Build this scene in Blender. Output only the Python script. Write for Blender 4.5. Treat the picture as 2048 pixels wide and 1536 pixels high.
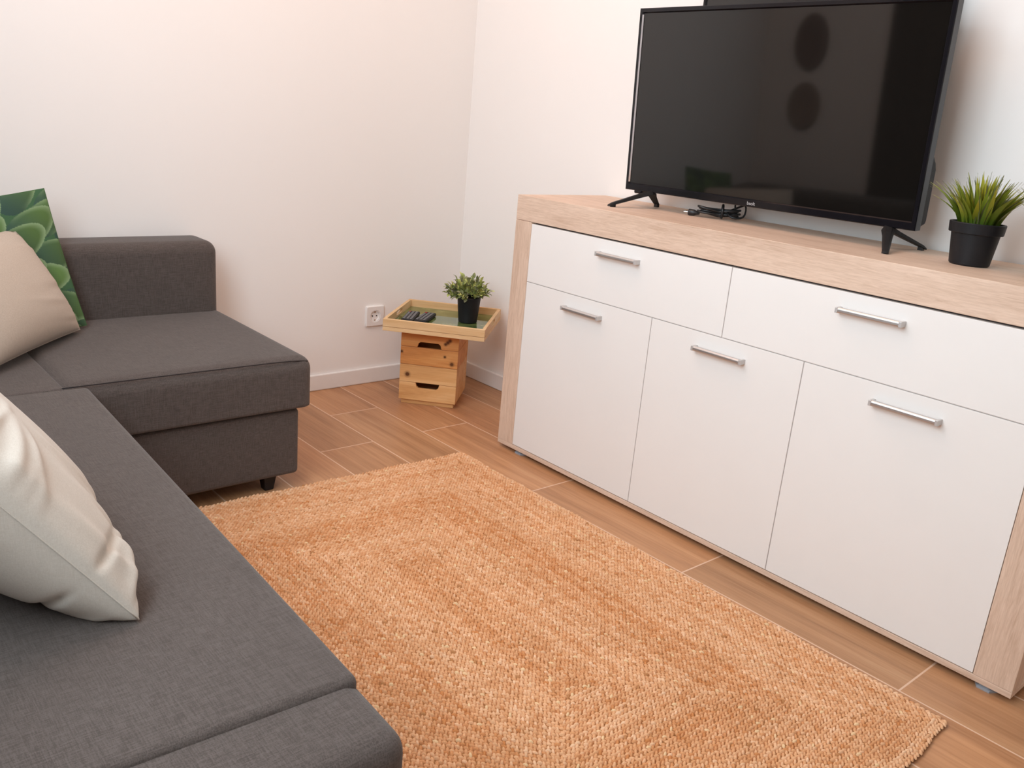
import bpy, bmesh, math, random
import numpy as np
from mathutils import Vector, Matrix

random.seed(7)
rng = np.random.default_rng(11)
scene = bpy.context.scene
COL = scene.collection
for o in list(bpy.data.objects):
    bpy.data.objects.remove(o)

# ------------------------------------------------------------------ camera
YAW, PITCH, ROLL = 0.8365, 0.2962, 0.0871
d = Vector((-math.sin(YAW) * math.cos(PITCH), math.cos(YAW) * math.cos(PITCH), -math.sin(PITCH)))
rt = Vector((math.cos(YAW), math.sin(YAW), 0))
up = rt.cross(d)
c_, s_ = math.cos(ROLL), math.sin(ROLL)
RT = rt * c_ + up * s_
UP = up * c_ - rt * s_
cam_data = bpy.data.cameras.new('camera')
cam = bpy.data.objects.new('camera', cam_data)
COL.objects.link(cam)
M = Matrix((RT, UP, -d)).transposed().to_4x4()
M.translation = Vector((2.913, -2.2755, 1.0814))
cam.matrix_world = M
cam_data.sensor_width = 36
cam_data.lens = 1743.69 * 36 / 2048
cam_data.clip_start = 0.02
scene.camera = cam

# ------------------------------------------------------------------ world, lights, exposure
world = bpy.data.worlds.new('world')
scene.world = world
world.use_nodes = True
world.node_tree.nodes['Background'].inputs[0].default_value = (0.75, 0.87, 1.0, 1)
world.node_tree.nodes['Background'].inputs[1].default_value = 0.4

def area(name, loc, target, size, power, color, size_y=None):
    l = bpy.data.lights.new(name, 'AREA')
    l.energy = power
    l.color = color
    l.size = size
    if size_y:
        l.shape = 'RECTANGLE'
        l.size_y = size_y
    o = bpy.data.objects.new(name, l)
    COL.objects.link(o)
    o.location = loc
    o.rotation_euler = (Vector(target) - Vector(loc)).to_track_quat('-Z', 'Y').to_euler()
    return o

area('window_daylight', (2.05, -2.60, 1.55), (1.95, -1.0, 1.25), 1.2, 36.5, (0.795, 0.925, 1.0), 1.1)
area('ceiling_lamp_glow', (1.05, -1.15, 2.47), (1.05, -1.15, 0), 1.3, 15.6, (1.0, 0.55, 0.36))
area('added_upper_fill', (1.2, -2.35, 2.2), (1.2, -0.4, 0.9), 0.8, 14.8, (0.70, 0.87, 1.0))  # added fill lamp, no real source hangs there

vs = scene.view_settings
vs.view_transform = 'Standard'
vs.look = 'None'
vs.exposure = 0.0
vs.gamma = 1.0
vs.use_curve_mapping = False
scene.cycles.max_bounces = 10
scene.cycles.diffuse_bounces = 6

# ------------------------------------------------------------------ material helpers
class NT:
    def __init__(self, name, rough=0.5, spec=0.5, metal=0.0, color=(0.8, 0.8, 0.8)):
        self.m = bpy.data.materials.new(name)
        self.m.use_nodes = True
        self.n = self.m.node_tree.nodes
        self.l = self.m.node_tree.links
        self.b = self.n['Principled BSDF']
        self.b.inputs['Roughness'].default_value = rough
        self.b.inputs['Specular IOR Level'].default_value = spec
        self.b.inputs['Metallic'].default_value = metal
        self.b.inputs['Base Color'].default_value = (*color, 1)

    def node(self, t, **kw):
        n = self.n.new(t)
        for k, v in kw.items():
            setattr(n, k, v)
        return n

    def put(self, sock, v):
        if isinstance(v, bpy.types.NodeSocket):
            self.l.new(v, sock)
        elif isinstance(v, (tuple, list)) and len(v) == 3 and sock.type == 'RGBA':
            sock.default_value = (*v, 1)
        else:
            sock.default_value = v

    def coords(self, which='Object'):
        return self.node('ShaderNodeTexCoord').outputs[which]

    def mapping(self, vec, scale=(1, 1, 1), loc=(0, 0, 0), rot=(0, 0, 0)):
        n = self.node('ShaderNodeMapping')
        self.put(n.inputs['Vector'], vec)
        n.inputs['Scale'].default_value = scale
        n.inputs['Location'].default_value = loc
        n.inputs['Rotation'].default_value = rot
        return n.outputs[0]

    def noise(self, vec, scale, detail=4, rough=0.55, dist=0.0):
        n = self.node('ShaderNodeTexNoise')
        self.put(n.inputs['Vector'], vec)
        n.inputs['Scale'].default_value = scale
        n.inputs['Detail'].default_value = detail
        n.inputs['Roughness'].default_value = rough
        n.inputs['Distortion'].default_value = dist
        return n.outputs['Fac']

    def ramp(self, fac, stops):
        n = self.node('ShaderNodeValToRGB')
        self.put(n.inputs[0], fac)
        e = n.color_ramp.elements
        while len(e) < len(stops):
            e.new(0.5)
        for i, (p, c) in enumerate(stops):
            e[i].position = p
            e[i].color = (*c, 1) if len(c) == 3 else c
        return n.outputs[0]

    def mix(self, fac, a, b, mode='MIX'):
        n = self.node('ShaderNodeMix', data_type='RGBA', blend_type=mode)
        self.put(n.inputs[0], fac)
        self.put(n.inputs[6], a)
        self.put(n.inputs[7], b)
        return n.outputs[2]

    def math(self, op, a, b=0.0):
        n = self.node('ShaderNodeMath', operation=op)
        self.put(n.inputs[0], a)
        self.put(n.inputs[1], b)
        return n.outputs[0]

    def color(self, v):
        self.put(self.b.inputs['Base Color'], v)

    def bump(self, h, strength=0.3, dist=0.002):
        n = self.node('ShaderNodeBump')
        n.inputs['Strength'].default_value = strength
        n.inputs['Distance'].default_value = dist
        self.put(n.inputs['Height'], h)
        self.l.new(n.outputs[0], self.b.inputs['Normal'])


def G(v):  # grey scale
    return (v, v, v)

def plain(name, color, rough=0.5, spec=0.5, metal=0.0, var=0.04, vscale=30, bump=0.0, bscale=200):
    m = NT(name, rough, spec, metal, color)
    co = m.coords()
    f = m.noise(co, vscale, 3)
    m.color(m.mix(m.ramp(f, [(0.3, G(1 - var)), (0.7, G(1.0))]), (0, 0, 0), color, 'MIX'))
    if bump:
        m.bump(m.noise(co, bscale, 3), bump, 0.001)
    return m.m

def mat_wall():
    m = NT('white_wall_paint', 0.6, 0.3)
    co = m.coords()
    m.color(m.ramp(m.noise(co, 1.3, 2), [(0.3, (0.86, 0.835, 0.81)), (0.7, (0.875, 0.85, 0.825))]))
    m.bump(m.noise(co, 160, 2), 0.06, 0.001)
    return m.m

def mat_floor():
    m = NT('wood_look_floor_tiles', 0.42, 0.4)
    co = m.coords()
    sh = m.mapping(co, loc=(-0.866 + 0.58 * 20, 0.570 + 0.2 * 20, 0))
    bk = m.node('ShaderNodeTexBrick')
    bk.offset = 0.5
    m.put(bk.inputs['Vector'], sh)
    m.put(bk.inputs['Color1'], (0, 0, 0))
    m.put(bk.inputs['Color2'], (1, 1, 1))
    m.put(bk.inputs['Mortar'], (0.5, 0.5, 0.5))
    bk.inputs['Scale'].default_value = 1.0
    bk.inputs['Mortar Size'].default_value = 0.0024
    bk.inputs['Mortar Smooth'].default_value = 0.2
    bk.inputs['Brick Width'].default_value = 0.58
    bk.inputs['Row Height'].default_value = 0.2
    rnd = bk.outputs['Color']
    vadd = m.node('ShaderNodeVectorMath', operation='MULTIPLY_ADD')
    m.l.new(rnd, vadd.inputs[0])
    vadd.inputs[1].default_value = (17.3, 9.1, 5.0)
    m.l.new(co, vadd.inputs[2])
    v = vadd.outputs[0]
    g1 = m.noise(m.mapping(v, (1.6, 26, 1)), 1.0, 5, 0.6, 0.6)
    g2 = m.noise(m.mapping(v, (6, 150, 1)), 1.0, 3, 0.6, 0.2)
    g3 = m.noise(m.mapping(v, (1.1, 6, 1)), 1.0, 2, 0.5, 0.4)
    base = m.ramp(g1, [(0.28, (0.31, 0.135, 0.056)), (0.47, (0.46, 0.22, 0.098)), (0.60, (0.56, 0.285, 0.135)), (0.74, (0.66, 0.39, 0.21))])
    base = m.mix(0.35, base, m.ramp(g3, [(0.35, (0.36, 0.18, 0.085)), (0.65, (0.60, 0.32, 0.155))]))
    base = m.mix(0.18, base, m.ramp(g2, [(0.35, (0.22, 0.12, 0.06)), (0.6, (0.56, 0.36, 0.22))]))
    base = m.mix(0.7, base, m.mix(rnd, (0.78, 0.82, 0.86), (1.08, 1.0, 0.95)), 'MULTIPLY')
    m.color(m.mix(bk.outputs['Fac'], base, (0.70, 0.48, 0.34)))
    hh = m.math('MULTIPLY', bk.outputs['Fac'], -1.0)
    m.bump(m.math('ADD', hh, m.math('MULTIPLY', g2, 0.15)), 0.35, 0.0012)
    return m.m

def mat_wood(name, axis, dark, mid, light, fine=0.25, rough=0.55, saw=0.0, scale=1.0, spec=0.3, knots=()):
    m = NT(name, rough, spec)
    co = m.coords()
    def st(along, across):
        s = [across] * 3
        s[axis] = along
        return tuple(x * scale for x in s)
    g1 = m.noise(m.mapping(co, st(1.8, 16)), 1.0, 4, 0.55, 1.2)
    g2 = m.noise(m.mapping(co, st(9, 260)), 1.0, 3, 0.6, 0.3)
    base = m.ramp(g1, [(0.3, dark), (0.5, mid), (0.7, light)])
    base = m.mix(fine, base, m.ramp(g2, [(0.38, dark), (0.62, light)]))
    if saw:
        g4 = m.noise(m.mapping(co, st(38, 420)), 1.0, 2, 0.6, 0.2)
        base = m.mix(saw, base, m.ramp(g4, [(0.40, dark), (0.6, light)]))
        g5 = m.noise(m.mapping(co, st(5, 60)), 1.0, 3, 0.7, 3.0)
        base = m.mix(saw * 1.2, base, m.ramp(g5, [(0.36, dark), (0.56, light)]))
    for (kx, ky, kz, r) in knots:
        dv = m.node('ShaderNodeVectorMath', operation='DISTANCE')
        m.l.new(co, dv.inputs[0])
        dv.inputs[1].default_value = (kx, ky, kz)
        f = m.ramp(m.math('DIVIDE', dv.outputs['Value'], r * 2.0), [(0.30, G(1.0)), (0.50, G(0.40)), (0.85, G(0.0))])
        base = m.mix(f, base, (0.13, 0.045, 0.015))
    m.color(base)
    m.bump(g2, 0.08, 0.0008)
    return m.m

def mat_fabric(name, c1, c2, thread=620, streak=0.5, rough=0.92, bump=0.35, sheen=0.15):
    m = NT(name, rough, 0.15)
    co = m.coords()
    a = m.noise(m.mapping(co, (40, thread, thread)), 1.0, 3, 0.6)
    b = m.noise(m.mapping(co, (thread, 40, thread)), 1.0, 3, 0.6)
    c = m.noise(m.mapping(co, (thread, thread, 40)), 1.0, 3, 0.6)
    s = m.math('ADD', m.math('ADD', a, b), c)
    s = m.math('DIVIDE', s, 3.0)
    big = m.noise(co, 6, 3)
    col = m.ramp(s, [(0.5 - 0.10 * (1.2 - streak), c1), (0.5 + 0.10 * (1.2 - streak), c2)])
    col = m.mix(m.ramp(big, [(0.35, G(0.0)), (0.7, G(0.22))]), col, c1)
    m.color(col)
    m.b.inputs['Sheen Weight'].default_value = sheen
    m.b.inputs['Sheen Roughness'].default_value = 0.5
    m.bump(s, bump, 0.0015)
    return m.m

MAT = {}
MAT['wall'] = mat_wall()
MAT['floor'] = mat_floor()
MAT['trim'] = plain('white_lacquer_trim', (0.84, 0.82, 0.80), 0.35, 0.4, var=0.02)
MAT['ceiling'] = plain('white_ceiling_paint', (0.86, 0.85, 0.83), 0.8, 0.2, var=0.02)
OD, OM, OL = (0.52, 0.355, 0.255), (0.70, 0.525, 0.405), (0.79, 0.61, 0.485)
MAT['oak_x'] = mat_wood('sonoma_oak_along', 0, OD, OM, OL, 0.30, 0.55, 0.22)
MAT['oak_z'] = mat_wood('sonoma_oak_upright', 2, OD, OM, OL, 0.30, 0.55, 0.22)
MAT['front'] = plain('matt_white_laminate', (0.845, 0.825, 0.80), 0.42, 0.4, var=0.015, vscale=8)
MAT['core'] = plain('dark_cabinet_gap', (0.10, 0.085, 0.085), 0.8, 0.1)
MAT['core_light'] = plain('pale_cabinet_carcass', (0.72, 0.68, 0.65), 0.8, 0.1)
MAT['strip'] = plain('lit_gap_grey', (0.50, 0.46, 0.44), 0.7, 0.2)
MAT['alu'] = plain('brushed_aluminium', (0.62, 0.60, 0.59), 0.36, 0.5, metal=0.85, var=0.05, vscale=80)
MAT['alu_end'] = plain('satin_grey_metal', (0.60, 0.585, 0.575), 0.45, 0.5, metal=0.5, var=0.03)
MAT['grey_plastic'] = plain('grey_plastic', (0.36, 0.40, 0.45), 0.4, 0.5)
MAT['tv_plastic'] = plain('gloss_black_plastic', (0.008, 0.0075, 0.010), 0.12, 0.35, var=0.2)
MAT['tv_matt'] = plain('matt_black_plastic', (0.014, 0.013, 0.0135), 0.5, 0.25, var=0.25, bump=0.2, bscale=900)
MAT['screen'] = plain('dark_screen_glass', (0.006, 0.0055, 0.005), 0.05, 0.65, var=0.1)
MAT['cable'] = plain('black_rubber', (0.012, 0.012, 0.013), 0.4, 0.5)
MAT['metal'] = plain('nickel', (0.7, 0.68, 0.65), 0.25, 0.5, metal=1.0)
MAT['logo'] = plain('silver_print', (0.55, 0.54, 0.55), 0.4, 0.5, metal=0.3)
MAT['pot'] = plain('matt_black_pot', (0.011, 0.011, 0.013), 0.5, 0.28, var=0.2, bump=0.08)
MAT['soil'] = plain('dark_soil', (0.03, 0.02, 0.012), 0.95, 0.1, var=0.5, vscale=200, bump=0.8)
SC1, SC2 = (0.066, 0.053, 0.047), (0.110, 0.091, 0.083)
MAT['sofa'] = mat_fabric('dark_grey_woven_upholstery', SC1, SC2)
MAT['seam'] = plain('dark_seam_thread', (0.035, 0.03, 0.03), 0.9, 0.1)
MAT['leg'] = plain('black_leg', (0.012, 0.011, 0.012), 0.45, 0.4)
MAT['beige'] = mat_fabric('beige_cotton', (0.43, 0.36, 0.295), (0.53, 0.455, 0.38), 700, 0.1, 0.92, 0.15, 0.1)
MAT['linen'] = mat_fabric('pale_grey_linen', (0.56, 0.52, 0.46), (0.64, 0.605, 0.545), 700, 0.1, 0.92, 0.15, 0.1)
MAT['socket'] = plain('white_plastic', (0.82, 0.80, 0.78), 0.3, 0.5, var=0.01)
MAT['hole'] = plain('dark_pin_hole', (0.05, 0.045, 0.045), 0.6, 0.3)
MAT['panel_dark'] = mat_wood('dark_brown_panel_wood', 2, (0.03, 0.02, 0.012), (0.045, 0.03, 0.02), (0.06, 0.04, 0.026))
MAT['plaque'] = plain('brown_wood_plaque', (0.22, 0.16, 0.14), 0.7, 0.2, var=0.2)
MAT['plaque_pale'] = plain('pale_brown_wood_plaque', (0.36, 0.28, 0.23), 0.7, 0.2, var=0.2)

def mat_attr(name, attr, rough=0.8, spec=0.2, fabric=False, trans=0.0):
    m = NT(name, rough, spec)
    n = m.node('ShaderNodeVertexColor')
    n.layer_name = attr
    m.color(n.outputs[0])
    if fabric:
        m.bump(m.noise(m.coords(), 700, 2), 0.15, 0.001)
    if trans:
        m.b.inputs['Subsurface Weight'].default_value = trans
        m.b.inputs['Subsurface Radius'].default_value = (0.01, 0.012, 0.004)
    return m.m

MAT['print'] = mat_attr('succulent_print_fabric', 'print', 0.75, 0.25, True)
MAT['grass'] = mat_attr('grass_blade_plastic', 'tone', 0.45, 0.35, False, 0.08)
MAT['leaf'] = mat_attr('small_leaf_plastic', 'tone', 0.5, 0.35, False, 0.08)

def mat_rug():
    m = NT('braided_jute', 0.85, 0.2)
    n = m.node('ShaderNodeVertexColor')
    n.layer_name = 'tone'
    co = m.coords()
    fib = m.noise(m.mapping(co, (900, 900, 900)), 1.0, 2, 0.6)
    big = m.noise(co, 7, 3)
    col = m.mix(0.45, n.outputs[0], m.ramp(fib, [(0.35, G(0.72)), (0.65, G(1.15))]), 'MULTIPLY')
    col = m.mix(0.22, col, m.ramp(big, [(0.35, (0.80, 0.72, 0.62)), (0.65, (1.12, 1.08, 1.04))]), 'MULTIPLY')
    m.color(col)
    m.bump(fib, 0.3, 0.001)
    return m.m
MAT['rug'] = mat_rug()
MAT['rug_back'] = plain('jute_backing', (0.40, 0.19, 0.075), 0.95, 0.1, var=0.4, vscale=150)

def mat_tray_print():
    m = NT('green_tray_print', 0.05, 1.0)
    m.b.inputs['IOR'].default_value = 1.7
    co = m.coords()
    f = m.noise(m.mapping(co, (9, 14, 1)), 1.0, 3, 0.6, 1.0)
    m.color(m.ramp(f, [(0.30, (0.03, 0.09, 0.035)), (0.5, (0.13, 0.18, 0.055)), (0.7, (0.27, 0.30, 0.12))]))
    return m.m
MAT['tray_print'] = mat_tray_print()

# ------------------------------------------------------------------ mesh helpers
def mk(name, verts, faces, mat, parent=None, smooth=False, sharp=None, bevel=0.0, seg=2):
    me = bpy.data.meshes.new(name)
    me.from_pydata([tuple(v) for v in verts], [], faces)
    bm = bmesh.new()
    bm.from_mesh(me)
    bmesh.ops.recalc_face_normals(bm, faces=bm.faces)
    bm.to_mesh(me)
    bm.free()
    me.materials.append(mat)
    o = bpy.data.objects.new(name, me)
    COL.objects.link(o)
    if parent:
        o.parent = parent
    if smooth:
        for p in me.polygons:
            p.use_smooth = True
        if sharp is not None:
            me.set_sharp_from_angle(angle=math.radians(sharp))
    if bevel:
        b = o.modifiers.new('bevel', 'BEVEL')
        b.width = bevel
        b.segments = seg
        b.limit_method = 'ANGLE'
        b.angle_limit = math.radians(35)
    return o

class Geo:
    def __init__(self):
        self.v, self.f = [], []

    def add(self, v, f):
        n = len(self.v)
        self.v += [tuple(x) for x in v]
        self.f += [tuple(i + n for i in q) for q in f]
        return self

    def box(self, x0, x1, y0, y1, z0, z1):
        v = [(x, y, z) for x in (x0, x1) for y in (y0, y1) for z in (z0, z1)]
        return self.add(v, [(0, 1, 3, 2), (4, 6, 7, 5), (0, 4, 5, 1), (2, 3, 7, 6), (0, 2, 6, 4), (1, 5, 7, 3)])

    def prism(self, poly, fn):
        """poly: 2-D outline; fn(p, k) -> 3-D for k = 0, 1"""
        n = len(poly)
        v = [fn(p, 0) for p in poly] + [fn(p, 1) for p in poly]
        f = [tuple(range(n)), tuple(range(2 * n - 1, n - 1, -1))]
        f += [(i, (i + 1) % n, n + (i + 1) % n, n + i) for i in range(n)]
        return self.add(v, f)

    def lathe(self, prof, center, n=40, axis=2, cap=True):
        v, f = [], []
        for r, h in prof:
            for k in range(n):
                a = 2 * math.pi * k / n
                p = [0, 0, 0]
                p[axis] = h
                p[(axis + 1) % 3] = r * math.cos(a)
                p[(axis + 2) % 3] = r * math.sin(a)
                v.append([p[i] + center[i] for i in range(3)])
        m = len(prof)
        for i in range(m - 1):
            for k in range(n):
                f.append((i * n + k, i * n + (k + 1) % n, (i + 1) * n + (k + 1) % n, (i + 1) * n + k))
        if cap:
            f.append(tuple(range(n)))
            f.append(tuple((m - 1) * n + k for k in range(n)))
        return self.add(v, f)

    def tube(self, pts, r, n=8, closed=False):
        pts = [Vector(p) for p in pts]
        N = len(pts)
        v, f = [], []
        prev = None
        for i, p in enumerate(pts):
            if closed:
                t = pts[(i + 1) % N] - pts[i - 1]
            else:
                t = pts[min(i + 1, N - 1)] - pts[max(i - 1, 0)]
            t.normalize()
            ref = prev if prev is not None else Vector((0.31, 0.17, 0.93))
            a = (ref - t * ref.dot(t))
            if a.length < 1e-4:
                a = t.orthogonal()
            a.normalize()
            prev = a
            b = t.cross(a)
            rr = r[i] if isinstance(r, (list, tuple)) else r
            for k in range(n):
                th = 2 * math.pi * k / n
                v.append(p + a * (rr * math.cos(th)) + b * (rr * math.sin(th)))
        for i in range(N - 1 if not closed else N):
            j = (i + 1) % N
            for k in range(n):
                f.append((i * n + k, i * n + (k + 1) % n, j * n + (k + 1) % n, j * n + k))
        if not closed:
            f.append(tuple(range(n)))
            f.append(tuple((N - 1) * n + k for k in range(n)))
        return self.add(v, f)

    def out(self, name, mat, parent=None, **kw):
        return mk(name, self.v, self.f, mat, parent, **kw)

def box(name, b, mat, parent=None, bevel=0.0, seg=2):
    return Geo().box(*b).out(name, mat, parent, bevel=bevel, seg=seg)

def catmull(pts, n=8, closed=False):
    P = [np.array(p, float) for p in pts]
    N = len(P)
    out = []
    for i in range(N if closed else N - 1):
        if closed:
            a, b, c, e = P[i - 1], P[i], P[(i + 1) % N], P[(i + 2) % N]
        else:
            a, b, c, e = P[max(i - 1, 0)], P[i], P[i + 1], P[min(i + 2, N - 1)]
        for k in range(n):
            t = k / n
            out.append(0.5 * ((2 * b) + (-a + c) * t + (2 * a - 5 * b + 4 * c - e) * t * t + (-a + 3 * b - 3 * c + e) * t ** 3))
    if not closed:
        out.append(P[-1])
    return out

def soft_box(name, b, r, mat, parent=None, puff=0.0, n=22, xf=None, rb=None, side_puff=0.0):
    """rounded upholstered block; puff lifts the middle of the top"""
    x0, x1, y0, y1, z0, z1 = b
    bm = bmesh.new()
    c = np.array([(x0 + x1) / 2, (y0 + y1) / 2, (z0 + z1) / 2])
    h = np.array([(x1 - x0) / 2, (y1 - y0) / 2, (z1 - z0) / 2])
    # parameter with extra density near the edges
    def par(half):
        k = max(4, int(half * 2 / 0.05))
        a = list(np.linspace(-half + r, half - r, k))
        e = [half - r + r * q for q in (0.2, 0.45, 0.7, 0.88, 1.0)]
        return [-x for x in reversed(e)] + a + e
    P = [par(h[i]) for i in range(3)]
    vmap = {}
    def V(p):
        key = tuple(np.round(p, 6))
        if key not in vmap:
            q = np.array(p)
            rv = np.array([r, r, r if q[2] > 0 else (rb or r)])
            inner = np.clip(q, -(h - rv), h - rv)
            dlt = (q - inner) / rv
            L = np.linalg.norm(dlt)
            out = inner + dlt / L * rv if L > 1e-9 else q
            if puff and q[2] > 0:
                u, w = q[0] / h[0], q[1] / h[1]
                out[2] += puff * max(0, 1 - abs(u) ** 3) * max(0, 1 - abs(w) ** 3) * (q[2] / h[2])
            if side_puff:
                t = max(0, 1 - (q[2] / h[2]) ** 2)
                for ax in (0, 1):
                    if abs(abs(q[ax]) - h[ax]) < 1e-6:
                        out[ax] += np.sign(q[ax]) * side_puff * t
            out = out + c
            if xf:
                out = xf(out)
            vmap[key] = bm.verts.new(out)
        return vmap[key]
    for ax in range(3):
        a1, a2 = (ax + 1) % 3, (ax + 2) % 3
        for s in (-1, 1):
            for i in range(len(P[a1]) - 1):
                for j in range(len(P[a2]) - 1):
                    q = []
                    for (u, w) in ((i, j), (i + 1, j), (i + 1, j + 1), (i, j + 1)):
                        p = [0, 0, 0]
                        p[ax] = s * h[ax]
                        p[a1] = P[a1][u]
                        p[a2] = P[a2][w]
                        q.append(V(p))
                    if s < 0:
                        q.reverse()
                    try:
                        bm.faces.new(q)
                    except ValueError:
                        pass
    bmesh.ops.recalc_face_normals(bm, faces=bm.faces)
    me = bpy.data.meshes.new(name)
    bm.to_mesh(me)
    bm.free()
    for p in me.polygons:
        p.use_smooth = True
    me.materials.append(mat)
    o = bpy.data.objects.new(name, me)
    COL.objects.link(o)
    if parent:
        o.parent = parent
    return o

def thing(name, label, cat, loc=(0, 0, 0), rotz=0.0, group=None):
    o = bpy.data.objects.new(name, None)
    o.empty_display_size = 0.05
    COL.objects.link(o)
    o.location = loc
    o.rotation_euler = (0, 0, rotz)
    return tag(o, label, cat, group)

def tag(o, label, cat, group=None):
    o['label'] = label
    o['category'] = cat
    if group:
        o['group'] = group
    return o

def struct(o):
    o['kind'] = 'structure'
    return o

def set_colors(o, attr, cols):
    a = o.data.color_attributes.new(attr, 'FLOAT_COLOR', 'POINT')
    arr = np.ones((len(o.data.vertices), 4), np.float32)
    arr[:, :3] = cols
    a.data.foreach_set('color', arr.ravel())

# ------------------------------------------------------------------ the room
RX, RY, RZ = 4.7, -2.56, 2.5
struct(box('floor', (-0.1, RX + 0.1, RY - 0.1, 0.1, -0.1, 0.0), MAT['floor']))
struct(box('ceiling', (-0.1, RX + 0.1, RY - 0.1, 0.1, RZ, RZ + 0.1), MAT['ceiling']))
struct(box('wall_left', (-0.1, 0.0, RY - 0.1, 0.1, 0, RZ), MAT['wall']))
struct(box('wall_right', (0.0, RX + 0.1, 0.0, 0.1, 0, RZ), MAT['wall']))
# long wall behind the sofa, with its window opening
wx0, wx1, wz0, wz1 = 1.42, 2.68, 0.98, 2.12
g = Geo()
g.box(0, wx0, RY - 0.12, RY, 0, RZ).box(wx1, RX + 0.1, RY - 0.12, RY, 0, RZ).box(wx0, wx1, RY - 0.12, RY, 0, wz0).box(wx0, wx1, RY - 0.12, RY, wz1, RZ)
struct(g.out('wall_front', MAT['wall']))
struct(box('wall_back', (RX, RX + 0.1, RY, 0.1, 0, RZ), MAT['wall']))
g = Geo()
for (a, b_, c, e) in ((wx0, wx0 + .05, wz0, wz1), (wx1 - .05, wx1, wz0, wz1), (wx0 + .05, wx1 - .05, wz0, wz0 + .05), (wx0 + .05, wx1 - .05, wz1 - .05, wz1), (2.025, 2.075, wz0 + .05, wz1 - .05)):
    g.box(a, b_, RY - 0.11, RY - 0.06, c, e)
struct(g.out('window_1', MAT['trim']))

# unseen dark panel, added so the television's right end mirrors something dark
g = Geo()
g.box(0.70, 1.34, RY + 0.001, RY + 0.016, 0.0, 2.08)
for (za, zb) in ((0.14, 0.96), (1.10, 1.95)):
    g.box(0.80, 1.24, RY + 0.016, RY + 0.022, za, zb)
struct(g.out('added_dark_panel_1', MAT['panel_dark'], bevel=0.003))
for zc, rh, lab in ((1.36, 0.142, 'dark oval wall plaque behind the sofa, the upper dark spot mirrored in the television'), (1.04, 0.122, 'dark oval wall plaque behind the sofa, the lower dark spot mirrored in the television')):
    g = Geo()
    rings = []
    for rr, yy in ((1.0, 0.001), (1.0, 0.010), (0.93, 0.016), (0.80, 0.013), (0.02, 0.012)):
        rings.append([(0.094 * rr * math.cos(2 * math.pi * k / 40), yy, rh * rr * math.sin(2 * math.pi * k / 40)) for k in range(40)])
    vv = [p for r_ in rings for p in r_]
    ff = [(i * 40 + k, i * 40 + (k + 1) % 40, (i + 1) * 40 + (k + 1) % 40, (i + 1) * 40 + k) for i in range(4) for k in range(40)]
    ff += [tuple(range(40)), tuple(160 + k for k in range(40))]
    pq = mk('wall_plaque', vv, ff, MAT['plaque' if zc > 1.2 else 'plaque_pale'], None, smooth=True, sharp=40)
    pq.location = (0.28, RY, zc)
    tag(pq, lab, 'wall decoration', 'oval plaques behind the sofa')

def baseboard(name, b):
    return struct(box(name, b, MAT['trim'], bevel=0.004))
BH = 0.064
baseboard('baseboard_left', (0.0, 0.0125, RY, -0.0125, 0, BH))
baseboard('baseboard_right', (0.0, RX, -0.0125, 0.0, 0, BH))
baseboard('baseboard_front', (0.0125, RX, RY, RY + 0.0125, 0, BH))

# ------------------------------------------------------------------ wall socket
sk = thing('wall_socket', 'white square wall socket with round outlet beside the wooden tray', 'socket', (0.0, -0.4195, 0.277))
S = 0.0415
N = 64
def sq(a, half, r=0.006):
    ca, sa = math.cos(a), math.sin(a)
    k = half / max(abs(ca), abs(sa))
    p = np.array([ca * k, sa * k])
    inner = np.clip(p, -(half - r), half - r)
    dl = p - inner
    L = np.linalg.norm(dl)
    return inner + dl / L * r if L > 1e-9 else p
rings = []
for x, half in ((0.0, S), (0.007, S), (0.010, S - 0.003)):
    rings.append([(x, *sq(2 * math.pi * k / N, half)) for k in range(N)])
for x, r in ((0.010, 0.0245), (0.0085, 0.0235), (0.0085, 0.0205), (0.003, 0.019)):
    rings.append([(x, r * math.cos(2 * math.pi * k / N), r * math.sin(2 * math.pi * k / N)) for k in range(N)])
v = [p for r in rings for p in r]
f = []
for i in range(len(rings) - 1):
    for k in range(N):
        f.append((i * N + k, i * N + (k + 1) % N, (i + 1) * N + (k + 1) % N, (i + 1) * N + k))
f.append(tuple((len(rings) - 1) * N + k for k in range(N)))
mk('cover_plate', v, f, MAT['socket'], sk, smooth=True, sharp=30)
for dy in (-0.0095, 0.0095):
    Geo().lathe([(0.003, 0.002), (0.003, 0.0034)], (0, dy, 0), 16, 0).out('pin_hole', MAT['hole'], sk)
for dz in (-0.0165, 0.0165):
    box('earth_clip', (0.003, 0.007, -0.003, 0.003, dz - 0.0025, dz + 0.0025), MAT['metal'], sk, bevel=0.0008)

# ------------------------------------------------------------------ sideboard
X0, YF, YB, W, H = 0.8044, -0.4158, -0.0156, 1.6733, 0.85
ZT, ZL, ZB, ZS = 0.7726, 0.5853, 0.028, 0.0140
XL, XR = X0 + 0.075, X0 + 1.5938
X12, X23, XD = X0 + 0.5997, X0 + 1.0737, X0 + 0.8337
sb = thing('sideboard', 'light oak sideboard with white doors and drawers standing against the right wall', 'sideboard', ((X0 + X0 + W) / 2, -0.2157, 0))
OX, OY = (X0 + X0 + W) / 2, -0.2157
def L3(b):
    return (b[0] - OX, b[1] - OX, b[2] - OY, b[3] - OY, b[4], b[5])
box('top_panel', L3((X0, X0 + W, YF, YB, ZT + 0.0004, H)), MAT['oak_x'], sb, bevel=0.0012)
g = Geo()
g.box(*L3((X0, X0 + 0.075, YF, YF + 0.05, ZB + 0.0004, ZT - 0.0004)))
g.box(*L3((X0 + 0.004, X0 + 0.020, YF + 0.05, YB, ZB + 0.0004, ZT - 0.0004)))
g.out('side_panel', MAT['oak_z'], sb, bevel=0.001)
g = Geo()
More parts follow.
